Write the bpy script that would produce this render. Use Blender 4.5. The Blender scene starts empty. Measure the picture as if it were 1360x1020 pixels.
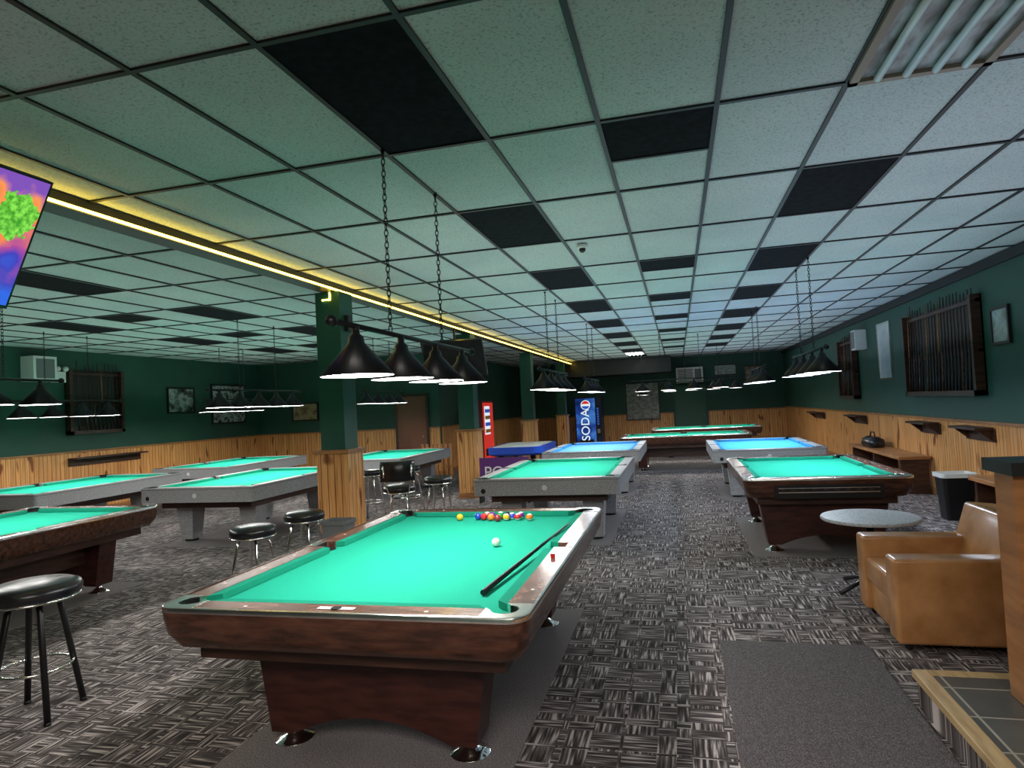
import bpy, bmesh, math, random
from mathutils import Vector, Matrix
random.seed(7)
sc=bpy.context.scene
try:
    sc.view_settings.view_transform='Standard'; sc.view_settings.look='None'
except Exception: pass
# ---------------- camera
r=math.radians(2.94); ph=math.radians(1.94); th=math.radians(14.2); f=863.0
CAM=Vector((0,0,1.67))
Fh=Vector((-math.sin(th),math.cos(th),0)); Z=Vector((0,0,1)); R0=Vector((math.cos(th),math.sin(th),0))
F=Fh*math.cos(ph)+Z*math.sin(ph); U0=Z*math.cos(ph)-Fh*math.sin(ph)
R=R0*math.cos(r)-U0*math.sin(r); U=R0*math.sin(r)+U0*math.cos(r)
cd=bpy.data.cameras.new('camera'); co=bpy.data.objects.new('camera',cd); sc.collection.objects.link(co)
cd.sensor_width=36; cd.lens=f/1360*36; cd.clip_end=200
m=Matrix((R,U,-F)).transposed().to_4x4(); m.translation=CAM; co.matrix_world=m
sc.camera=co
w=bpy.data.worlds.new('world'); sc.world=w; w.use_nodes=True
w.node_tree.nodes['Background'].inputs[0].default_value=(.3,.5,.5,1); w.node_tree.nodes['Background'].inputs[1].default_value=.2

# ---------------- materials
def mat(name,col=(.5,.5,.5),rough=.5,metal=0,emit=None,es=0,spec=None,coat=0):
    m=bpy.data.materials.new(name); m.use_nodes=True
    b=m.node_tree.nodes['Principled BSDF']
    b.inputs['Base Color'].default_value=(*col,1); b.inputs['Roughness'].default_value=rough; b.inputs['Metallic'].default_value=metal
    if emit: b.inputs['Emission Color'].default_value=(*emit,1); b.inputs['Emission Strength'].default_value=es
    if spec is not None: b.inputs['Specular IOR Level'].default_value=spec
    if coat: b.inputs['Coat Weight'].default_value=coat; b.inputs['Coat Roughness'].default_value=.1
    return m
class N:
    def __init__(s,m): s.t=m.node_tree; s.b=s.t.nodes['Principled BSDF']
    def n(s,typ,**kw):
        x=s.t.nodes.new(typ)
        for k,v in kw.items():
            if k in x.inputs.keys(): x.inputs[k].default_value=v
            else: setattr(x,k,v)
        return x
    def l(s,a,b): s.t.links.new(a,b)
    def pos(s): return s.n('ShaderNodeNewGeometry').outputs['Position']
    def obj(s): return s.n('ShaderNodeTexCoord').outputs['Object']
    def map(s,src,sc_): 
        x=s.n('ShaderNodeMapping'); x.inputs['Scale'].default_value=sc_; s.l(src,x.inputs['Vector']); return x.outputs[0]
    def noise(s,src,scale,detail=2,rough=.5):
        x=s.n('ShaderNodeTexNoise'); x.inputs['Scale'].default_value=scale; x.inputs['Detail'].default_value=detail; x.inputs['Roughness'].default_value=rough
        s.l(src,x.inputs['Vector']); return x.outputs['Fac']
    def ramp(s,fac,stops,interp='LINEAR'):
        x=s.n('ShaderNodeValToRGB'); x.color_ramp.interpolation=interp; e=x.color_ramp.elements
        while len(e)<len(stops): e.new(.5)
        for i,(p,c) in enumerate(stops): e[i].position=p; e[i].color=(*c,1)
        s.l(fac,x.inputs[0]); return x.outputs[0]
    def math(s,op,a,b=None):
        x=s.n('ShaderNodeMath',operation=op)
        for i,v in enumerate((a,b)):
            if v is None: continue
            if isinstance(v,(int,float)): x.inputs[i].default_value=v
            else: s.l(v,x.inputs[i])
        return x.outputs[0]
    def mix(s,fac,a,b,mode='MIX'):
        x=s.n('ShaderNodeMixRGB',blend_type=mode)
        for i,v in ((0,fac),(1,a),(2,b)):
            if isinstance(v,(int,float)): x.inputs[i].default_value=v
            elif isinstance(v,tuple): x.inputs[i].default_value=(*v,1)
            else: s.l(v,x.inputs[i])
        return x.outputs[0]
    def bump(s,h,st=.3,d=.01):
        x=s.n('ShaderNodeBump'); x.inputs['Strength'].default_value=st; x.inputs['Distance'].default_value=d
        s.l(h,x.inputs['Height']); s.l(x.outputs[0],s.b.inputs['Normal'])
    def col(s,c): s.l(c,s.b.inputs['Base Color'])

def noisy(name,c1,c2,scale,rough=.5,mapping=(1,1,1),detail=3,lo=.35,hi=.65,metal=0,bump=0,coat=0,spec=None):
    m=mat(name,c1,rough,metal,coat=coat,spec=spec); n=N(m)
    v=n.noise(n.map(n.obj(),mapping),scale,detail); n.col(n.ramp(v,[(lo,c1),(hi,c2)]))
    if bump: n.bump(v,bump,.005)
    return m
# carpet
M_carpet=mat('carpet_weave',(.06,.05,.05),.95,spec=.2); n=N(M_carpet); p=n.pos()
def chk(scale,off):
    mp=n.n('ShaderNodeMapping'); mp.inputs['Location'].default_value=(off,off*1.7,.51/scale); mp.inputs['Scale'].default_value=(1,1,0); n.l(p,mp.inputs['Vector'])
    c=n.n('ShaderNodeTexChecker'); c.inputs['Scale'].default_value=scale; n.l(mp.outputs[0],c.inputs['Vector']); return c.outputs['Fac']
d=n.math('ABSOLUTE',n.math('SUBTRACT',chk(6.2,.03),chk(3.7,.37)))
na=n.noise(n.map(p,(4.5,66,0)),1,1); nb=n.noise(n.map(p,(66,4.5,0)),1,1)
st=n.mix(d,na,nb); fine=n.noise(n.map(p,(1,1,0)),260,2); big=n.noise(n.map(p,(1,1,0)),.9,2)
cc=n.ramp(st,[(.37,(.050,.041,.040)),(.48,(.13,.108,.107)),(.56,(.25,.215,.210)),(.66,(.72,.63,.61))])
cc=n.mix(.5,cc,n.ramp(fine,[(.3,(.35,.35,.35)),(.7,(1,1,1))]),'MULTIPLY'); cc=n.mix(.3,cc,n.ramp(big,[(.3,(.7,.7,.7)),(.7,(1,1,1))]),'MULTIPLY'); n.col(cc); n.bump(fine,.4,.004)
M_mat=mat('plain_carpet',(.1,.1,.1),.95,spec=.1); n=N(M_mat); fine=n.noise(n.pos(),190,2,.8)
n.col(n.ramp(fine,[(.35,(.09,.078,.078)),(.5,(.20,.178,.180)),(.68,(.50,.46,.46))])); n.bump(fine,.5,.004)
M_mat2=mat('entry_mat',(.1,.1,.1),.95,spec=.1); n=N(M_mat2); fine=n.noise(n.pos(),210,2,.8)
n.col(n.ramp(fine,[(.35,(.05,.043,.045)),(.5,(.11,.096,.10)),(.68,(.28,.26,.265))])); n.bump(fine,.6,.004)
# ceiling tile: green-cyan felt bounce faintly tinted into the white tile colour
M_tile=mat('acoustic_tile',(.5,.65,.62),.9,spec=.1); n=N(M_tile); p=n.pos(); a=n.noise(p,75,3,.7); b=n.noise(p,1.3,1)
c=n.ramp(a,[(.36,(.32,.38,.38)),(.46,(.56,.615,.61)),(1,(.61,.66,.655))]); n.col(n.mix(.45,c,n.ramp(b,[(.3,(.72,.80,.82)),(.7,(1,1,1))]),'MULTIPLY'))
M_dark=noisy('dark_tile',(.004,.005,.007),(.010,.011,.015),20,.9,spec=.1)
M_grid=mat('grid_black',(.006,.008,.01),.5)
# walls
M_green=mat('green_paint',(.008,.09,.06),.6); n=N(M_green); n.col(n.ramp(n.noise(n.pos(),1.5,3),[(.3,(.016,.070,.050)),(.7,(.021,.086,.061))]))
M_green_d=mat('green_paint_column',(.006,.10,.07),.5); n=N(M_green_d); n.col(n.ramp(n.noise(n.pos(),2,3),[(.3,(.006,.064,.042)),(.7,(.009,.082,.055))]))
def plank(name,c1,c2,c3):
    m=mat(name,c1,.38); n=N(m); g=n.n('ShaderNodeSeparateXYZ'); p=n.pos(); n.l(p,g.inputs[0])
    s=n.math('ADD',g.outputs[0],g.outputs[1]); q=n.math('DIVIDE',s,.085); fr=n.math('FRACT',q); fl=n.math('FLOOR',q)
    wn=n.n('ShaderNodeTexWhiteNoise',noise_dimensions='1D'); n.l(fl,wn.inputs['W'])
    cb=n.n('ShaderNodeCombineXYZ'); n.l(n.math('MULTIPLY',s,26),cb.inputs[0]); n.l(g.outputs[2],cb.inputs[1]); n.l(n.math('MULTIPLY',wn.outputs[0],9),cb.inputs[2])
    gr=n.noise(cb.outputs[0],1.6,4,.6); c=n.ramp(gr,[(.3,c1),(.5,c2),(.72,c3)])
    c=n.mix(.4,c,n.ramp(wn.outputs[0],[(0,(.6,.55,.5)),(1,(1,1,1))]),'MULTIPLY')
    k=n.noise(n.map(p,(9,9,3)),1,0); c=n.mix(1,c,n.ramp(k,[(.22,(.35,.2,.12)),(.3,(1,1,1))]),'MULTIPLY')
    e=n.math('LESS_THAN',fr,.10); c=n.mix(e,c,(.10,.035,.012)); n.col(c); return m
M_pine=plank('pine_planks',(.58,.22,.06),(.84,.40,.13),(.93,.54,.23))
M_trimw=noisy('stained_trim',(.30,.12,.04),(.45,.2,.07),3,.4,(1,1,8))
M_brown=noisy('walnut_apron',(.050,.018,.010),(.135,.050,.027),3,.24,(2,9,9),4,coat=.4)
M_base=noisy('walnut_pedestal',(.035,.010,.008),(.075,.022,.016),3,.35,(2,9,9),4)
M_rail=noisy('rail_wood',(.10,.040,.030),(.28,.14,.105),4,.25,(5,5,3),5,coat=.5)
M_railx=noisy('rail_wood_end',(.10,.040,.030),(.28,.14,.105),4,.25,(2,14,3),5,coat=.5)
M_darkw=noisy('dark_wood',(.03,.012,.008),(.07,.028,.016),4,.4,(1,1,6))
M_gray=noisy('grey_laminate',(.24,.24,.245),(.42,.42,.43),70,.4,detail=2)
M_chrome=mat('chrome',(.88,.86,.83),.12,1); M_alu=noisy('aluminium_trim',(.68,.66,.63),(.88,.86,.83),8,.22,metal=.95)
def felt(name,c):
    m=mat(name,c,.95,spec=.1); n=N(m); v=n.noise(n.obj(),300,2); n.col(n.ramp(v,[(.3,tuple(x*.88 for x in c)),(.7,tuple(min(1,x*1.08) for x in c))])); return m
FG=felt('felt_green',(.016,.37,.245)); FB=felt('felt_blue',(.06,.38,.66)); FV=felt('felt_violet',(.13,.35,.76))
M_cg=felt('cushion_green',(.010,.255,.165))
M_black=mat('black_plastic',(.008,.008,.009),.4); M_vinyl=noisy('black_vinyl',(.008,.008,.010),(.02,.02,.024),12,.28,bump=.1)
M_shade=mat('black_shade',(.010,.011,.014),.35); M_whitei=mat('shade_inner',(.85,.85,.85),.5)
def emis(name,c,s): return mat(name,c,.5,emit=c,es=s)
M_lampW=emis('lamp_glow',(1,.97,.93),56); M_lampB=emis('lamp_glow_cool',(.76,.86,1),56)
M_led=emis('led_yellow',(1,.66,.08),14)
M_white=mat('white_plastic',(.75,.75,.72),.4); M_leather=noisy('tan_leather',(.37,.165,.055),(.54,.265,.105),5,.25,detail=5,bump=.2,coat=.15)
M_gp=mat('grey_bin',(.16,.17,.17),.5)

# ---------------- mesh builder
class MB:
    def __init__(s,name,mats): s.name=name; s.bm=bmesh.new(); s.mats=mats
    def face(s,vs,mi,sm=False):
        try: f_=s.bm.faces.new(vs)
        except ValueError: return
        f_.material_index=s.mi(mi); f_.smooth=sm
    def mi(s,m):
        if m not in s.mats: s.mats.append(m)
        return s.mats.index(m)
    def box(s,x0,x1,y0,y1,z0,z1,m):
        s.loft([[(x0,y0,z0),(x1,y0,z0),(x1,y1,z0),(x0,y1,z0)],[(x0,y0,z1),(x1,y0,z1),(x1,y1,z1),(x0,y1,z1)]],m)
    def loft(s,rings,m,cap=True,sm=False,closed=True):
        V=[[s.bm.verts.new(p) for p in rg] for rg in rings]
        for a,b in zip(V,V[1:]):
            k=len(a)
            for i in range(k if closed else k-1):
                j=(i+1)%k; s.face([a[i],a[j],b[j],b[i]],m,sm)
        if cap is True or cap=='first': s.face(V[0][::-1],m)
        if cap is True or cap=='last': s.face(V[-1],m)
    def extr(s,pts,vec,m):
        v=Vector(vec); s.loft([[tuple(p) for p in pts],[tuple(Vector(p)+v) for p in pts]],m)
    def cyl(s,p0,p1,r0,r1,m,k=12,cap=True,sm=True):
        p0=Vector(p0);p1=Vector(p1); d=(p1-p0).normalized(); a=d.orthogonal().normalized(); b=d.cross(a)
        rg=lambda p,rr:[tuple(p+(a*math.cos(t*2*math.pi/k)+b*math.sin(t*2*math.pi/k))*rr) for t in range(k)]
        s.loft([rg(p0,r0),rg(p1,r1)],m,cap,sm)
    def lathe(s,c,prof,m,k=20,cap=True,sm=True,sx=1,sy=1):
        s.loft([[(c[0]+rr*sx*math.cos(t*2*math.pi/k),c[1]+rr*sy*math.sin(t*2*math.pi/k),c[2]+z) for t in range(k)] for rr,z in prof],m,cap,sm)
    def disc(s,c,R_,m,k=14):
        V=[s.bm.verts.new((c[0]+R_*math.cos(-t*2*math.pi/k),c[1]+R_*math.sin(-t*2*math.pi/k),c[2])) for t in range(k)]; s.face(V,m)
    def tube(s,pts,rad,m,k=6,closed=False,sm=True):
        P=[Vector(p) for p in pts]; rings=[]
        L=len(P)
        for i,p in enumerate(P):
            if closed: d=P[(i+1)%L]-P[i-1]
            else: d=P[min(i+1,L-1)]-P[max(i-1,0)]
            d.normalize(); up=Vector((0,0,1)) if abs(d.z)<.9 else Vector((1,0,0))
            a=d.cross(up).normalized(); b=d.cross(a)
            rings.append([tuple(p+(a*math.cos(t*2*math.pi/k)+b*math.sin(t*2*math.pi/k))*rad) for t in range(k)])
        if closed: rings.append(rings[0])
        s.loft(rings,m,not closed,sm)
    def ring(s,c,R_,rad,m,k=24): s.tube([(c[0]+R_*math.cos(t*2*math.pi/k),c[1]+R_*math.sin(t*2*math.pi/k),c[2]) for t in range(k)],rad,m,closed=True)
    def sphere(s,c,rr,mf,k=14,h=8):
        V=[]
        for i in range(h+1):
            t=math.pi*i/h; V.append([s.bm.verts.new((c[0]+rr*math.sin(t)*math.cos(j*2*math.pi/k),c[1]+rr*math.sin(t)*math.sin(j*2*math.pi/k),c[2]-rr*math.cos(t))) for j in range(k)])
        for i in range(h):
            for j in range(k): s.face([V[i][j],V[i][(j+1)%k],V[i+1][(j+1)%k],V[i+1][j]],mf(i) if callable(mf) else mf,True)
    def done(s,loc=(0,0,0),rot=0,bevel=0,seg=2,norm=True,parent=None,flip=False):
        bmesh.ops.remove_doubles(s.bm,verts=s.bm.verts,dist=1e-6)
        if norm: bmesh.ops.recalc_face_normals(s.bm,faces=s.bm.faces)
        me=bpy.data.meshes.new(s.name); s.bm.to_mesh(me); s.bm.free()
        for m_ in s.mats: me.materials.append(m_)
        o=bpy.data.objects.new(s.name,me); sc.collection.objects.link(o); o.location=loc; o.rotation_euler=(0,0,rot)
        if bevel:
            b=o.modifiers.new('bevel','BEVEL'); b.width=bevel; b.segments=seg; b.limit_method='ANGLE'; b.angle_limit=math.radians(40)
            if seg>2:
                for p_ in me.polygons: p_.use_smooth=True
        if parent: o.parent=parent
        return o

CE=3.17; XR=3.75; XL=-11.3; YB=-3; YF=25; YM=15.9; XM=-6.0; WT=1.2
# ---------------- shell
b=MB('floor',[M_carpet]); b.box(XL-.1,XR+.1,YB-.1,YF+.1,-.1,0,M_carpet); b.done()
b=MB('ceiling',[M_tile]); b.box(XL-.1,XR+.1,YB-.1,YF+.1,CE,CE+.1,M_tile)
x=.283-.61*19
while x<XR:
    if x>XL: b.box(x-.013,x+.013,YB,YF,CE-.012,CE-.001,M_grid)
    x+=.61
y=2.236-1.219*5
while y<YF:
    if y>YB: b.box(XL,XR,y-.013,y+.013,CE-.0125,CE-.001,M_grid)
    y+=1.219
def tile(xi,y,l): 
    x=.283+.61*xi; b.box(x+.012,x+.598,y+.012,y+l-.012,CE-.006,CE-.001,M_dark)
    if l<1: b.box(x,x+.61,y+l-.013,y+l+.013,CE-.0122,CE-.001,M_grid)
for k in range(9): tile(-3,2.236+2.438*k,1.219)
for yy in (3.455,7.112,9.55,11.988,14.426,16.864,19.3): tile(-1,yy,.61)
for k in range(1,8): tile(1,2.236+2.438*k,1.219)
for yy in (4.674,7.112,9.55): tile(-11,yy,1.219)
for yy in (7.112,9.55,11.988): tile(-13,yy,.61)
for yy in (7.112,9.55,11.988): tile(-15,yy,1.219)
b.done()
def wall(name,x0,x1,y0,y1,face,wt=WT,base=True):
    b=MB(name,[M_green]); b.box(x0,x1,y0,y1,0,CE,M_green)
    t=.03; c=.055
    if face=='-x': b.box(x0-t,x0,y0,y1,0,wt,M_pine); b.box(x0-c,x0,y0,y1,wt,wt+.035,M_trimw); b.box(x0-t-.012,x0,y0,y1,0,.1,M_trimw)
    if face=='+x': b.box(x1,x1+t,y0,y1,0,wt,M_pine); b.box(x1,x1+c,y0,y1,wt,wt+.035,M_trimw); b.box(x1,x1+t+.012,y0,y1,0,.1,M_trimw)
    if face=='-y': b.box(x0,x1,y0-t,y0,0,wt,M_pine); b.box(x0,x1,y0-c,y0,wt,wt+.035,M_trimw); b.box(x0,x1,y0-t-.012,y0,0,.1,M_trimw)
    b.done()
wall('wall_right',XR,XR+.1,YB,YF,'-x',1.14)
wall('wall_left',XL-.1,XL,YB,YF,'+x')
wall('wall_back_left',XL,XM,YM,YM+.12,'-y')
wall('wall_partition',XM-.12,XM,YM+.12,YF,'+x')
wall('wall_back',XM,XR,YF,YF+.1,'-y',1.1)
wall('wall_front',XL,XR,YB-.1,YB,'none')
b=MB('trim_1',[M_black]); b.box(-3.9,-.15,23.4,YF-.06,2.6,CE-.02,M_shade); b.done()
b=MB('trim_2',[M_grid]); b.box(-3.86,-3.68,0.2,24.9,3.07,CE-.013,M_grid); b.done()
b=MB('trim_3',[M_grid]); b.box(XR-.05,XR-.001,YB,YF,3.04,CE-.013,M_grid); b.done()
b=MB('led_strip',[M_led]); b.box(-3.678,-3.662,0.2,24.9,3.078,3.094,M_led); b.done()
for i,(cx,cy) in enumerate(((-3.78,6.75),(-3.85,11.75),(-3.9,17.1),(-3.9,22.3))):
    b=MB('column',[M_green_d]); h=.15
    b.box(cx-h,cx+h,cy-h,cy+h,0,3.068,M_green_d)
    q=.19; b.box(cx-q,cx+q,cy-q,cy+q,0,1.24,M_pine); b.box(cx-q-.03,cx+q+.03,cy-q-.03,cy+q+.03,1.24,1.28,M_trimw)
    b.box(cx-q-.012,cx+q+.012,cy-q-.012,cy+q+.012,0,.1,M_trimw)
    if i==0:
        b.box(cx-.06,cx+.04,cy-h-.012,cy-h,2.97,2.985,M_led); b.box(cx+.03,cx+.045,cy-h-.012,cy-h,2.97,3.06,M_led)
        b.box(cx+h,cx+h+.05,cy-.05,cy+.05,2.62,2.80,M_black)
    b.done()

# ---------------- pool tables
M_num=mat('label_white',(.7,.7,.7),.5)
def rrect(a,b_,R_,z,k=6):
    pts=[]
    for cx,cy,a0 in ((a-R_,b_-R_,0),(-(a-R_),b_-R_,90),(-(a-R_),-(b_-R_),180),(a-R_,-(b_-R_),270)):
        for i in range(k+1):
            t=math.radians(a0+90*i/k); pts.append((cx+R_*math.cos(t),cy+R_*math.sin(t),z))
    return pts
def pool_table(cx,cy,W,L,style,ft,rot=0,cu=None):
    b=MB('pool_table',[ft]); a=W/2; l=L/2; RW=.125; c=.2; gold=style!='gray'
    railS=M_rail if gold else M_gray; railE=M_railx if gold else M_gray; cap=M_alu if gold else M_black; cu=cu or M_cg
    T=.80; zl=.748
    b.box(-(a-.1),a-.1,-(l-.1),l-.1,.70,.762,ft)
    for s_ in (-1,1):
        b.box(-(a-c),a-c,min(s_*(l-RW),s_*(l-.004)),max(s_*(l-RW),s_*(l-.004)),zl,T,railE)
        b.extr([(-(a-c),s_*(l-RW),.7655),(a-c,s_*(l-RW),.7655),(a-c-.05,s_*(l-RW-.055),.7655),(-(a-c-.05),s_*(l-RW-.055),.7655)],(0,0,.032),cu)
        for q in (-1,1):
            b.box(min(s_*(a-RW),s_*(a-.004)),max(s_*(a-RW),s_*(a-.004)),min(q*.07,q*(l-c)),max(q*.07,q*(l-c)),zl,T,railS)
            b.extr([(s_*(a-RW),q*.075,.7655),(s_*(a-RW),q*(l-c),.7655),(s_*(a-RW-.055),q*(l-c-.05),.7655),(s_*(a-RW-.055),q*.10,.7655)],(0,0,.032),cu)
            hx,hy=a-.115,l-.115; R_=.09; P=[(a-c,l)]
            for i in range(7):
                t=math.radians(90-15*i); P.append((a-R_+R_*math.cos(t),l-R_+R_*math.sin(t)))
            P+=[(a,l-c),(a-RW,l-c)]
            H=[]
            for i in range(13):
                t=math.radians(-80+250*i/12); H.append((hx+.062*math.cos(t),hy+.062*math.sin(t)))
            P+=H+[(a-c,l-RW)]
            b.extr([(s_*x,q*y,zl) for x,y in P],(0,0,.803-zl),cap)
            b.loft([[(s_*(hx+(x-hx)*.96),q*(hy+(y-hy)*.96),z) for x,y in H] for z in (.76,.799)],M_black,cap=False,closed=False)
            b.lathe((s_*hx,q*hy,0),[(.061,.763),(.061,.767)],M_black,k=16)
        b.lathe((s_*(a-.105),0,0),[(.058,.763),(.058,.767)],M_black,k=16)
        b.box(min(s_*(a-.05),s_*(a-.004)),max(s_*(a-.05),s_*(a-.004)),-.072,.072,zl,.803,cap)
        b.box(min(s_*(a-.05),s_*(a-.06)),max(s_*(a-.05),s_*(a-.06)),-.07,.07,.76,.80,M_black)
    if gold:
        for s_ in (-1,1):
            for i in (-3,-2,-1,1,2,3):
                y=i*(l-.1)/4; b.box(s_*(a-.06)-.008,s_*(a-.06)+.008,y-.008,y+.008,T,T+.001,M_num)
            for i in (-1,0,1): b.box(i*a*.5-.008,i*a*.5+.008,s_*(l-.06)-.008,s_*(l-.06)+.008,T,T+.001,M_num)
        b.loft([rrect(a-.008,l-.008,.085,.8035),rrect(a+.006,l+.006,.095,.802),rrect(a+.006,l+.006,.095,.778)],M_alu,cap=False,sm=True)
        b.loft([rrect(a+.006,l+.006,.095,.778),rrect(a+.003,l+.003,.095,.74),rrect(a-.008,l-.008,.095,.67),rrect(a-.045,l-.045,.09,.605),rrect(a-.14,l-.14,.05,.60)],M_brown,cap='last',sm=True)
        yl=.92*l/1.375
        b.box(-a+.13,a-.13,-l+.14,l-.14,.52,.61,M_darkw)
        for s_ in (-1,1):
            y0=s_*yl
            P=[(-.62,.55),(-.545,.075),(-.42,.075)]
            for i in range(9):
                t=-.36+.72*i/8; P.append((t,.10+.075*(1-(t/.36)**2)))
            P+=[(.42,.075),(.545,.075),(.62,.55)]
            b.extr([(x,y0-.10,z) for x,z in P],(0,.20,0),M_base)
            for q in (-1,1):
                b.lathe((q*.48,y0,0),[(.10,0),(.10,.006),(.06,.02),(.03,.045),(.026,.08)],M_chrome,k=20)
        b.box(-.42,.42,-yl,yl,.30,.55,M_darkw)
        if style=='goldbox':
            b.box(-.50,.50,-l-.012,-l+.02,.60,.735,M_black)
            b.box(-.46,.46,-l-.016,-l-.01,.655,.665,M_alu); b.box(-.46,.46,-l-.016,-l-.01,.70,.705,M_alu)
            for i in range(9): b.box(-.44+.1*i,-.40+.1*i,-l-.018,-l-.01,.672,.694,M_darkw)
    else:
        b.loft([rrect(a-.008,l-.008,.05,.803),rrect(a+.006,l+.006,.05,.80),rrect(a+.006,l+.006,.05,.60),rrect(a-.1,l-.1,.03,.598)],M_gray,cap='last',sm=False)
        b.loft([rrect(a+.008,l+.008,.05,.776),rrect(a+.008,l+.008,.05,.772)],M_black,cap=False)
        b.box(-a+.16,a-.16,-l+.2,l-.2,.50,.60,M_darkw)
        for s_ in (-1,1):
            for q in (-1,1):
                x,y=s_*(a-.36),q*(l-.52)
                rg=lambda h,z:[(x-h,y-h,z),(x+h,y-h,z),(x+h,y+h,z),(x-h,y+h,z)]
                b.loft([rg(.15,.59),rg(.13,.45),rg(.10,.10),rg(.10,.03)],M_gray)
                b.lathe((x,y,0),[(.09,0),(.09,.03)],M_black,k=14)
        b.cyl((-.0,-l-.010,.69),(0,-l-.004,.69),.032,.032,M_num,k=16)
        b.cyl((-a+.12,-l-.009,.66),(-a+.12,-l-.004,.66),.03,.03,M_black,k=16)
    o=b.done((cx,cy,.005),rot,bevel=.003,seg=1)
    mt=MB('floor_mat',[M_mat]); mt.box(-.72,.72,-l+.1,l-.1,0,.005,M_mat); mt.done((cx,cy,0),rot)
    return o
T=[(-1.55,3.965,1.80,2.77,'gold',FG,0),(1.385,8.22,1.56,2.45,'goldbox',FG,0),(-1.57,8.85,1.74,2.7,'gray',FG,0),
   (-1.55,12.7,1.72,2.6,'gray',FV,0),(1.33,12.1,1.66,2.7,'gray',FB,0),(.1,16.0,1.6,2.9,'gold',FG,math.pi/2),(.7,19.2,1.6,2.9,'gold',FG,math.pi/2),
   (-6.28,4.5,1.7,2.7,'gold',FG,0),(-6.28,8.7,1.74,2.7,'gray',FG,0),(-9.33,8.3,1.7,2.7,'gray',FG,0),(-9.05,11.8,1.7,2.7,'gray',FG,0),(-5.85,12.5,1.7,2.7,'gray',FG,0)]
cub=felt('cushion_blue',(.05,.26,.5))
for t in T: pool_table(*t,cu=cub if t[5] is not FG else None)

cols=[(.8,.5,.02),(.02,.05,.5),(.6,.02,.02),(.2,.02,.3),(.8,.2,.02),(.02,.3,.1),(.3,.03,.03),(.01,.01,.01)]
BM=[mat('ball_%d'%i,c_,.12,coat=.5) for i,c_ in enumerate(cols)]; BW=mat('ball_white',(.8,.78,.7),.12,coat=.5)
b=MB('billiard_balls',[BW]); zb=.005+.762+.029
pl=[(-1.755,5.0),(-1.61,5.03),(-1.555,5.01),(-1.50,5.06),(-1.49,4.985),(-1.43,5.03),(-1.425,4.95),(-1.37,5.07),(-1.365,4.99),(-1.33,5.04),(-1.275,5.0),(-1.265,5.07),(-1.175,4.985),(-1.44,5.09),(-1.55,5.085)]
for i,(x,y) in enumerate(pl):
    k=i%8
    if i<8: b.sphere((x,y,zb),.0285,BM[k])
    else: b.sphere((x,y,zb),.0285,lambda j,k=k: BM[k] if 2<j<6 else BW)
b.done()
b=MB('cue_ball',[BW]); b.sphere((-1.19,4.07,zb),.0285,BW,20,12); b.done()
M_cue=noisy('cue_maple',(.5,.3,.13),(.6,.38,.18),5,.3)
b=MB('pool_cue',[M_cue]); p0=Vector((-.955,3.0,.785)); p1=Vector((-.80,4.55,.818)); mid=p0.lerp(p1,.5)
b.cyl(p0,mid,.0145,.010,M_black); b.cyl(mid,p1,.010,.006,M_black); b.cyl(p1,p1+(p1-p0).normalized()*.03,.006,.0055,BW); b.done()
b=MB('cue_chalk',[BM[2]]); b.box(-.745,-.720,3.62,3.645,.806,.828,BM[2]); b.box(-.742,-.723,3.623,3.642,.828,.830,BM[1]); b.done()
b=MB('table_number_plate',[M_num]); b.box(-1.62,-1.44,2.625,2.658,.807,.809,M_num); b.lathe((-1.53,2.64,.809),[(.024,0),(.024,.002)],M_black,k=16); b.done()

# ---------------- hanging billiard lights
def fixture(cx,cy,n_=4,sp=.55,z=1.86,glow=M_lampW,axis='y',shade=.18):
    b=MB('pool_table_light',[M_shade]); half=(n_-1)*sp/2
    P=(lambda t,x,zz:(cx+x,cy+t,zz)) if axis=='y' else (lambda t,x,zz:(cx+t,cy+x,zz))
    zb_=z+.25
    b.cyl(P(-half-.22,0,zb_),P(half+.22,0,zb_),.014,.014,M_shade,k=10)
    for s_ in (-1,1): b.sphere(P(s_*(half+.235),0,zb_),.03,M_shade,10,6)
    for i in range(n_):
        t=-half+i*sp; c=P(t,0,z); R_=shade
        b.lathe(c,[(R_,0),(R_+.004,.003),(.042,.165),(.038,.195),(.02,.21),(.018,.25)],M_shade,k=28,cap=False)
        b.lathe(c,[(R_,0),(.04,.158)],M_whitei,k=28,cap=False)
        b.disc((c[0],c[1],c[2]+.0135),R_*.90,glow)
    for s_ in (-1,1):
        t=s_*half*.5; zz=zb_+.01; i=0
        while zz<CE-.02:
            pts=[]
            for q in range(8):
                an=q*math.pi/4; u=.011*math.cos(an); v=.023*math.sin(an)
                pts.append(P(t+(u if i%2 else 0),(0 if i%2 else u),zz+.018+v))
            b.tube(pts,.0032,M_grid,k=4,closed=True,sm=False); zz+=.034; i+=1
        b.cyl(P(t,0,CE-.05),P(t,0,CE-.012),.004,.012,M_grid,k=8)
        if n_==1: break
    b.done(norm=False)
fixture(-1.54,3.78,4,.55)
fixture(1.5,8.2,4,.5,glow=M_lampB)
fixture(-1.62,8.8,4,.5)
fixture(-1.6,12.7,4,.5,glow=M_lampB)
fixture(1.4,12.2,4,.5,glow=M_lampB)
fixture(.1,16.0,4,.6,axis='x')
fixture(.7,19.2,4,.6,axis='x')
fixture(-1.05,21.0,1,.5,z=1.8)
fixture(-6.3,4.5,4,.5,z=1.93)
fixture(-6.28,8.8,5,.45)
fixture(-9.3,8.2,4,.5)
fixture(-9.05,11.8,4,.5)
fixture(-5.85,12.3,4,.5)
CG=(.84,1,.94); CB=(.70,.80,1)
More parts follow.
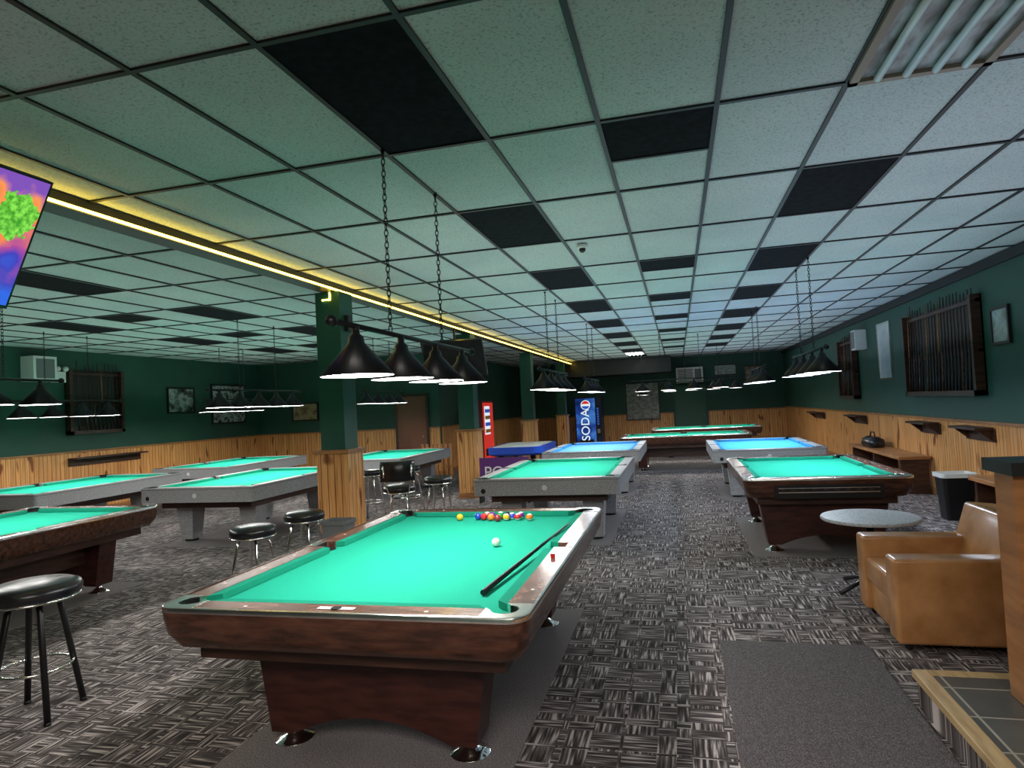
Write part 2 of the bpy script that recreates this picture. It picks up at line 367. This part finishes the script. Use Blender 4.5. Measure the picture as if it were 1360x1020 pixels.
def arealight(name,loc,sx,sy,e,c,rx=0,ry=0):
    l=bpy.data.lights.new(name,'AREA'); l.shape='RECTANGLE'; l.size=sx; l.size_y=sy; l.energy=e; l.color=c
    o=bpy.data.objects.new(name,l); sc.collection.objects.link(o); o.location=loc; o.rotation_euler=(rx,ry,0); return o
arealight('entry_fill_light',(0.2,-1.3,3.14),3.4,1.8,230,(1,.92,.85))  # added unseen fill behind the camera, lifts the foreground floor
arealight('ceiling_fill_left',(-7.6,9.0,2.2),6.5,11,66,CG,math.pi)  # added upward fill with no fixture, brightens the left ceiling
arealight('ceiling_fill_middle',(-1.6,13.5,2.2),3.2,18,84,CG,math.pi)  # same added uplight over the middle tables, back side unseen
arealight('ceiling_fill_right',(1.9,13.0,2.2),3.0,20,105,CB,math.pi)  # added cool uplight, gives the right ceiling its bluish cast
# troffers
def troffer(x,y,lit):
    b=MB('ceiling_light_panel',[M_white]); fr=mat('troffer_frame',(.25,.2,.15),.5)
    b.box(x,x+.61,y,y+1.219,CE-.010,CE-.001,M_white if lit else noisy('troffer_back',(.08,.065,.05),(.38,.44,.45),5,.3,(3,1,1)))
    for (a0,a1,b0,b1) in ((0,.61,0,.04),(0,.61,1.18,1.219),(0,.04,0,1.219),(.57,.61,0,1.219)): b.box(x+a0,x+a1,y+b0,y+b1,CE-.03,CE-.010,fr if not lit else M_white)
    tm=emis('tube_lit',(1,.98,.95),12) if lit else mat('tube_unlit',(.6,.72,.74),.25)
    for i in range(4):
        xx=x+.12+i*.123; b.cyl((xx,y+.05,CE-.03),(xx,y+1.17,CE-.03),.018,.018,tm,k=10)
    b.done()
troffer(.283+.61,2.236,False); troffer(.283-1.83,20.52,True)

b=MB('security_camera',[M_white]); b.lathe((-.79,6.1,0),[(.05,CE-.013),(.05,CE-.04),(.03,CE-.045)],M_white,k=16); b.sphere((-.79,6.1,CE-.055),.032,M_black); b.done()

# ---------------- stools
def stool(x,y,h=.73,R_=.19,back=False,rot=0,blackleg=False):
    b=MB('bar_chair' if back else 'bar_stool',[M_vinyl]); ml=M_black if blackleg else M_chrome
    b.lathe((0,0,h),[(.04,-.075),(R_*.95,-.07),(R_*1.0,-.05),(R_*1.03,-.02),(R_*.98,.005),(R_*.8,.022),(.05,.03)],M_vinyl,k=28)
    b.ring((0,0,h-.068),R_*.97,.008,M_chrome)
    lr=.018 if blackleg else .0125
    for i in range(4):
        an=math.pi/4+i*math.pi/2; c_,s_=math.cos(an),math.sin(an)
        b.tube([(c_*.09,s_*.09,h-.075),(c_*.13,s_*.13,h-.13),(c_*.235,s_*.235,.01)],lr,ml,k=8)
        b.cyl((c_*.235,s_*.235,0),(c_*.235,s_*.235,.02),.02,.02,M_black,k=8)
    b.ring((0,0,.28),.185,.009,M_chrome)
    if back:
        for s_ in (-1,1): b.tube([(s_*.12,.15,h-.06),(s_*.16,.21,h+.1),(s_*.17,.235,h+.28)],.012,M_chrome,k=8)
        pts=[]
        for zz,bulge in ((.08,0),(.10,.02),(.30,.02),(.33,0)):
            rg=[]
            for i in range(9):
                t=-1+2*i/8; rg.append((t*.21,.24-.07*t*t-bulge,h+zz))
            for i in range(9):
                t=1-2*i/8; rg.append((t*.21,.25-.07*t*t+bulge,h+zz))
            pts.append(rg)
        b.loft(pts,M_vinyl,sm=True)
    b.done((x,y,0),rot)
stool(-3.62,4.92); stool(-3.59,5.67); stool(-3.76,3.06,.75,.24,blackleg=True,rot=.3)
stool(-3.24,8.4,.74); stool(-3.43,7.55,.74,.2,True,math.radians(200)); stool(-4.75,9.4,.76,.17); stool(-4.3,9.9,.76,.17)

# ---------------- armchair
b=MB('leather_armchair',[M_leather])
x0,x1,y0,y1=1.25,2.12,4.56,5.46
b.box(x0+.04,x1-.02,y0+.03,y1-.03,.05,.27,M_leather)
b.box(x0,x1-.08,y0,y0+.19,.055,.585,M_leather); b.box(x0,x1-.08,y1-.19,y1,.055,.585,M_leather)
b.box(x0+.01,x1-.22,y0+.195,y1-.195,.275,.44,M_leather)
b.extr([(x1-.30,y0+.03,.30),(x1-.02,y0+.03,.10),(x1+.06,y0+.03,.79),(x1-.14,y0+.03,.81)],(0,.84,0),M_leather)
for xx in (x0+.08,x1-.1):
    for yy in (y0+.08,y1-.08): b.cyl((xx,yy,0),(xx,yy,.06),.025,.03,M_black)
b.done(bevel=.045,seg=5)
M_speck=noisy('speckled_top',(.35,.36,.37),(.62,.63,.64),60,.3)
b=MB('round_side_table',[M_speck]); b.lathe((0,0,0),[(.31,.575),(.368,.585),(.373,.60),(.365,.61)],M_speck,k=48,sm=False)
b.cyl((0,0,.03),(0,0,.58),.035,.035,M_black); b.lathe((0,0,.53),[(.05,0),(.16,.045)],M_black)
for i in range(4):
    an=i*math.pi/2+.5; b.tube([(0,0,.09),(.15*math.cos(an),.15*math.sin(an),.08),(.33*math.cos(an),.33*math.sin(an),.018)],.018,M_black,k=8)
b.done((1.48,5.96,0))
def bin_(x,y,h,rr,m,liner=None):
    b=MB('waste_bin',[m]); rg=lambda s_,z:[(c[0]*s_,c[1]*s_,z) for c in rrect(rr,rr*.85,.04,0,4)]
    b.loft([rg(.78,0),rg(.95,h*.93),rg(1.04,h*.94),rg(1.04,h),rg(.97,h),rg(.9,h*.5)],m,cap=True,sm=False)
    if liner: b.loft([rg(1.06,h*.93),rg(1.07,h+.01),rg(.95,h+.012),rg(.85,h*.8)],liner,cap=False)
    b.done((x,y,0))
bin_(-3.5,6.15,.58,.15,M_gp,None); bin_(3.26,9.15,.56,.19,M_black,M_white)
def bench(x,y0,y1,h):
    b=MB('wall_bench',[M_darkw]); b.box(x-.24,x+.20,y0,y1,h-.05,h,M_trimw)
    for yy in (y0+.05,y1-.12,(y0+y1)/2): b.box(x-.20,x+.18,yy,yy+.06,0,h-.05,M_darkw)
    b.box(x-.18,x+.16,y0+.1,y1-.1,h*.35,h*.35+.04,M_trimw); b.done(bevel=.006)
bench(3.49,11.2,14.2,.58); bench(3.49,6.9,8.75,.58)
b=MB('equipment_bag',[M_vinyl]); b.loft([rrect(.12,.30,.08,0),rrect(.14,.33,.1,.06),rrect(.13,.31,.1,.14),rrect(.05,.24,.04,.19)],M_vinyl,sm=True); b.tube([(0,-.15,.18),(0,-.1,.27),(0,.1,.27),(0,.15,.18)],.012,M_black); b.done((3.45,13.3,.58))
def ledge(y0,y1,z,x=XR):
    b=MB('cue_rest_ledge',[M_darkw]); b.box(x-.26,x-.056,y0,y1,z,z+.03,M_darkw)
    for yy in (y0+.05,y1-.09): b.extr([(x-.057,yy,z-.14),(x-.057,yy,z),(x-.22,yy,z)],(0,.04,0),M_darkw)
    b.box(x-.057,x-.032,y0,y1,z-.15,z,M_darkw); b.done()
ledge(9.1,9.9,1.08); ledge(10.8,11.6,1.08); ledge(14.6,15.6,1.08); ledge(18.5,19.8,1.06)
b=MB('cue_rest_ledge',[M_darkw]); b.box(XL+.032,XL+.26,9.9,11.6,1.08,1.11,M_darkw); b.box(XL+.032,XL+.06,9.9,11.6,.95,1.08,M_darkw); b.done()
M_silver=mat('rack_back',(.02,.018,.016),.4)
def rack(x,y0,y1,z0,z1,s_,n_):
    b=MB('cue_rack',[M_darkw]); X=lambda a:x+s_*a
    bx=lambda a0,a1,*q:b.box(min(X(a0),X(a1)),max(X(a0),X(a1)),*q)
    bx(0.001,.02,y0,y1,z0,z1,M_silver); bx(.001,.13,y0,y1,z0,z0+.07,M_darkw); bx(.001,.07,y0,y1,z1-.10,z1-.05,M_darkw); bx(.001,.07,y0,y1,z0+.55,z0+.59,M_darkw)
    bx(.001,.13,y0,y0+.07,z0,z1,M_darkw); bx(.001,.13,y1-.07,y1,z0,z1,M_darkw)
    ms=[M_black,M_darkw,M_black,M_brown]
    for i in range(n_):
        yy=y0+.12+(y1-y0-.24)*i/(n_-1)
        if random.random()<.12: continue
        mm=random.choice(ms); h=random.uniform(1.26,1.36)
        b.cyl((X(.09),yy,z0+.07),(X(.075),yy,z0+.62),.015,.011,mm,k=8); b.cyl((X(.075),yy,z0+.62),(X(.06),yy,z0+.07+h),.011,.006,M_darkw if random.random()<.75 else M_trimw,k=8)
    b.done()
rack(XR,9.3,11.9,1.5,2.78,-1,22); rack(XR,15.1,16.4,1.45,2.75,-1,12); rack(XL,9.9,11.15,1.55,2.8,1,12)
def picture(name,plane,c,a0,a1,z0,z1,cols_,frame=M_black,sc_=3,glow=0):
    m_=mat('print',(.3,.3,.3),.25); n=N(m_); v=n.noise(n.map(n.obj(),(1,1,1.3)),sc_,4,.6); st_=[(.3+.4*i/(len(cols_)-1),q) for i,q in enumerate(cols_)]; n.col(n.ramp(v,st_))
    b=MB(name,[frame]); fr=.035
    def bx(d0,d1,p0,p1,q0,q1,mm):
        if plane=='x-': b.box(c-d1,c-d0,p0,p1,q0,q1,mm)
        if plane=='x+': b.box(c+d0,c+d1,p0,p1,q0,q1,mm)
        if plane=='y-': b.box(p0,p1,c-d1,c-d0,q0,q1,mm)
    bx(.001,.02,a0+fr*.9,a1-fr*.9,z0+fr*.9,z1-fr*.9,m_)
    bx(.001,.035,a0,a0+fr,z0,z1,frame); bx(.001,.035,a1-fr,a1,z0,z1,frame); bx(.001,.035,a0+fr,a1-fr,z0,z0+fr,frame); bx(.001,.035,a0+fr,a1-fr,z1-fr,z1,frame)
    return b.done()
bw=[(.01,.01,.01),(.1,.1,.1),(.5,.5,.5),(.05,.05,.05)]
picture('framed_picture','x-',XR,8.6,9.05,2.1,2.55,[(.1,.13,.16),(.3,.4,.42),(.15,.2,.15)])
picture('framed_poster','x-',XR,12.85,13.6,1.8,2.85,[(.4,.45,.45),(.6,.62,.6),(.7,.7,.68)],M_alu,1)  # pale poster in a metal frame
picture('framed_picture','x+',XL,12.45,13.3,1.9,2.5,bw); picture('framed_picture','x+',XL,13.9,15.2,1.6,2.6,bw+[(.6,.6,.6)],sc_=5)
picture('framed_picture','x+',XL,7.6,8.6,1.95,2.85,[(.3,.28,.25),(.5,.5,.45),(.1,.1,.1)])
picture('framed_picture','y-',YM,-10.3,-9.5,1.55,2.05,[(.25,.12,.06),(.5,.35,.2),(.08,.05,.03)])
picture('notice_board','y-',YF-.058,-1.9,-.65,.9,2.3,[(.1,.12,.1),(.25,.27,.25),(.4,.4,.38)],sc_=9)
picture('framed_picture','y-',YF,1.35,2.15,2.4,2.8,[(.2,.25,.22),(.45,.5,.45)],sc_=8); picture('framed_picture','y-',YF,2.4,3.1,2.2,2.7,[(.1,.06,.03),(.35,.25,.15)],sc_=4)
M_door=noisy('door_brown',(.16,.055,.03),(.24,.09,.05),2,.5,(1,1,.3))
def door(name,x0,x1,y,m_,h=2.05):
    b=MB(name,[m_]); b.box(x0,x1,y-.075,y-.057,0.005,h,m_)
    for a0,a1,z0,z1 in ((x0-.07,x0,0,h+.07),(x1,x1+.07,0,h+.07),(x0,x1,h,h+.07)): b.box(a0,a1,y-.085,y-.057,max(z0,.005),z1,M_darkw if m_ is M_door else M_green)
    b.sphere((x1-.08,y-.11,1.0),.03,M_chrome); b.cyl((x1-.08,y-.11,1.0),(x1-.08,y-.07,1.0),.012,.012,M_chrome); b.done()
door('door_1',-7.15,-6.35,YM,M_door); M_dg=mat('door_green',(.02,.09,.06),.4); door('door_2',-.1,1.0,YF,M_dg)
b=MB('air_conditioner',[M_white]); b.box(0,.95,24.55,YF-.01,2.2,2.75,M_white)
for i in range(8): b.box(.06,.6,24.535,24.55,2.27+i*.055,2.295+i*.055,M_black)
b.box(.66,.89,24.535,24.55,2.27,2.68,M_gp); b.done(bevel=.01)
b=MB('wall_speaker',[M_white]); b.box(XL+.001,XL+.3,9.05,9.5,2.55,3.0,M_white); b.box(XL+.3,XL+.31,9.1,9.45,2.6,2.95,M_gp); b.done(bevel=.015)
b=MB('emergency_light',[M_white]); b.box(XL+.001,XL+.1,9.62,9.85,2.55,2.75,M_white); b.sphere((XL+.13,9.66,2.8),.05,M_white); b.sphere((XL+.13,9.82,2.8),.05,M_white); b.done()
b=MB('wall_speaker',[M_white]); b.box(XR-.22,XR-.001,14.4,14.7,2.45,2.85,M_white); b.box(XR-.23,XR-.22,14.43,14.67,2.48,2.82,M_gp); b.done(bevel=.015)
# vending machines
M_vb=mat('vend_blue',(0,0,0),.3); n=N(M_vb); v=n.noise(n.obj(),2.2,3); n.l(n.ramp(v,[(.3,(.002,.012,.07)),(.5,(.01,.05,.30)),(.72,(.08,.28,.75))]),n.b.inputs['Emission Color']); n.b.inputs['Emission Strength'].default_value=.8
M_vr=emis('vend_red',(.6,.03,.02),.7); M_glow=emis('vend_white',(.8,.9,1),.8); M_bl2=emis('vend_logo_blue',(.02,.1,.5),.6)
b=MB('vending_machine',[M_shade]); b.box(-3.6,-2.65,23.2,24.0,.03,1.85,mat('vend_body',(.01,.02,.06),.4)); b.box(-3.56,-2.87,23.17,23.2,.12,1.8,M_vb); b.box(-2.84,-2.69,23.17,23.2,.45,1.55,M_black)
for i in range(7): b.box(-2.81,-2.74,23.16,23.17,.85+i*.09,.91+i*.09,M_bl2)
b.box(-2.81,-2.72,23.16,23.17,.55,.70,M_alu); b.box(-3.45,-2.95,23.16,23.17,.16,.34,M_black)
def arc(c,rr,a0,a1,y,m_,k=10): b.extr([(c[0]+rr*math.cos(math.radians(a0+(a1-a0)*i/k)),y,c[1]+rr*math.sin(math.radians(a0+(a1-a0)*i/k))) for i in range(k+1)],(0,-.008,0),m_)
b.cyl((-3.2,23.165,1.57),(-3.2,23.155,1.57),.17,.17,M_glow,k=24); arc((-3.2,1.57),.145,15,165,23.153,M_vr); arc((-3.2,1.57),.145,195,345,23.153,M_bl2)
for xx in (-3.5,-2.75): b.box(xx-.04,xx+.04,23.25,23.9,0,.03,M_black)
vm=b.done()
def text(s_,loc,rot,size,m_,parent,ext=.003):
    c=bpy.data.curves.new('lettering','FONT'); c.body=s_; c.size=size; c.extrude=ext; c.align_x='CENTER'; c.align_y='CENTER'; c.materials.append(m_)
    o=bpy.data.objects.new('lettering',c); sc.collection.objects.link(o); o.location=loc; o.rotation_euler=rot; o.parent=parent; return o
text('SODA',(-3.22,23.16,.86),(math.pi/2,-math.pi/2,0),.42,M_glow,vm)
b=MB('vending_machine',[M_shade]); b.box(-5.93,-5.33,17.5,18.5,.03,1.85,mat('vend_body2',(.3,.02,.02),.4)); b.box(-5.33,-5.3,17.54,18.46,.12,1.8,M_vr); b.box(-5.3,-5.29,17.6,18.1,.9,1.7,M_glow)
for i in range(4): b.box(-5.29,-5.28,17.62,18.08,.95+i*.19,1.05+i*.19,M_bl2 if i%2 else mat('pack',(.8,.4,.02),.4))
b.box(-5.3,-5.285,17.6,18.3,.3,.5,M_black)
for yy in (17.6,18.4): b.box(-5.9,-5.4,yy-.04,yy+.04,0,.03,M_black)
b.done()
# TVs
M_scr=mat('tv_picture',(0,0,0),.2); n=N(M_scr); o_=n.obj(); g=n.n('ShaderNodeSeparateXYZ'); n.l(o_,g.inputs[0])
v=n.noise(o_,7,2,.4); h_=n.math('ADD',n.math('MULTIPLY',n.math('SUBTRACT',g.outputs[2],2.3),1.35),n.math('MULTIPLY',n.math('SUBTRACT',v,.5),.7))
c=n.ramp(h_,[(.05,(.03,.10,.7)),(.24,(.05,.03,.45)),(.38,(.40,.05,.30)),(.50,(.85,.22,.06)),(.64,(.9,.30,.08)),(.76,(.20,.08,.45))],'LINEAR')
dy=n.math('SUBTRACT',g.outputs[1],2.42); dz=n.math('SUBTRACT',g.outputs[2],2.71)
dd=n.math('SQRT',n.math('ADD',n.math('MULTIPLY',dy,dy),n.math('MULTIPLY',dz,dz))); ed=n.math('ADD',.03,n.math('MULTIPLY',n.noise(o_,16,3,.6),.15)); gm=n.math('LESS_THAN',dd,ed)
c=n.mix(gm,c,n.ramp(n.noise(o_,40,2),[(.35,(.05,.32,.02)),(.65,(.25,.75,.08))]))
n.l(c,n.b.inputs['Emission Color']); n.b.inputs['Emission Strength'].default_value=1.1
def tv(name,P,ux,uz,wd,ht,scr):
    ux=Vector(ux).normalized(); uz=Vector(uz).normalized(); nn=ux.cross(uz).normalized(); P=Vector(P)
    b=MB(name,[M_black])
    def slab(u0,u1,v0,v1,d0,d1,mm):
        rg=[[tuple(P+ux*u+uz*v_+nn*d) for u,v_ in ((u0,v0),(u1,v0),(u1,v1),(u0,v1))] for d in (d0,d1)]; b.loft(rg,mm)
    slab(0,wd,0,ht,-.05,0,M_black); slab(.012,wd-.012,.018,ht-.012,0,.002,scr)
    slab(wd*.35,wd*.65,ht*.3,ht*.7,-.10,-.05,M_grid); q=P+ux*wd*.5+uz*ht*.5-nn*.1
    b.cyl(q,(q.x,q.y,CE-.012),.02,.02,M_grid); b.cyl(q+nn*.06,q,.04,.03,M_grid); return b.done()
tv('television',(-3.25,1.45,2.29),(0,1,0),(.32,0,.60),1.09,.68,M_scr)
M_off=mat('tv_off',(.01,.012,.014),.08)
tv('television',(-4.25,10.75,2.24),(1,.12,.0),(0,-.28,.60),1.08,.66,M_off)
# ---------------- platform + divider
M_slate=mat('slate_tile',(.1,.1,.1),.3); n=N(M_slate); br=n.n('ShaderNodeTexBrick',offset=0.0); n.l(n.pos(),br.inputs['Vector'])
br.inputs['Scale'].default_value=1; br.inputs['Brick Width'].default_value=.305; br.inputs['Row Height'].default_value=.305; br.inputs['Mortar Size'].default_value=.006
br.inputs['Color1'].default_value=(.07,.07,.062,1); br.inputs['Color2'].default_value=(.12,.115,.10,1); br.inputs['Mortar'].default_value=(.45,.40,.33,1)
n.col(n.mix(.5,br.outputs[0],n.ramp(n.noise(n.pos(),6,4),[(.3,(.5,.5,.5)),(.7,(1,1,1))]),'MULTIPLY'))
M_gold=noisy('oak_nosing',(.42,.27,.12),(.6,.42,.21),4,.35,(8,1,1))
b=MB('raised_platform',[M_slate]); b.box(1.13,3.70,-2.5,3.85,.001,.165,M_carpet); b.box(1.18,3.70,-2.5,3.80,.165,.177,M_slate)
b.box(1.11,1.185,-2.5,3.87,.140,.179,M_gold); b.box(1.185,3.70,3.795,3.87,.140,.179,M_gold); b.done(bevel=.004)
b=MB('half_wall_divider',[M_pine]); b.box(1.47,3.70,3.45,3.60,.18,1.24,M_pine); b.box(1.43,3.70,3.38,3.68,1.24,1.30,mat('dark_ledge',(.006,.010,.011),.45)); b.box(1.455,1.505,3.435,3.615,.18,1.24,M_trimw); b.box(1.46,3.70,3.44,3.45,.18,.27,M_trimw); b.done()
b=MB('entry_mat',[M_mat2]); b.box(.18,1.10,2.0,4.66,0,.012,M_mat2); b.done(bevel=.004)
M_blue=mat('blue_laminate',(.02,.08,.5),.3); M_pur=mat('purple_banner',(.10,.02,.16),.5)
b=MB('air_hockey_table',[M_blue]); b.loft([rrect(.55,.9,.2,.62),rrect(.6,.95,.22,.66),rrect(.6,.95,.22,.80)],M_blue); b.lathe((0,0,.80),[(.2,0),(.2,.002)],M_glow)
b.loft([rrect(.52,.87,.18,.79),rrect(.52,.87,.18,.803)],M_white)
for s_ in (-1,1):
    for q in (-1,1): b.cyl((s_*.35,q*.65,0),(s_*.35,q*.65,.63),.05,.06,M_black)
b.done((-3.4,14.2,0))
b=MB('purple_banner',[M_pur]); b.box(-3.45,-2.55,11.0,11.03,.12,.78,M_pur); b.box(-3.45,-3.42,10.9,11.13,0,.12,M_black); b.box(-2.58,-2.55,10.9,11.13,0,.12,M_black); pb=b.done()
text('POOL',(-3.0,10.995,.52),(math.pi/2,0,0),.28,M_white,pb)
b=MB('wooden_gate',[M_trimw]); 
for i in range(7): b.box(-6.1+i*.12,-6.04+i*.12,14.8,14.84,0,.85,M_trimw)
b.box(-6.12,-5.3,14.84,14.87,.12,.2,M_trimw); b.box(-6.12,-5.3,14.84,14.87,.68,.76,M_trimw); b.done()
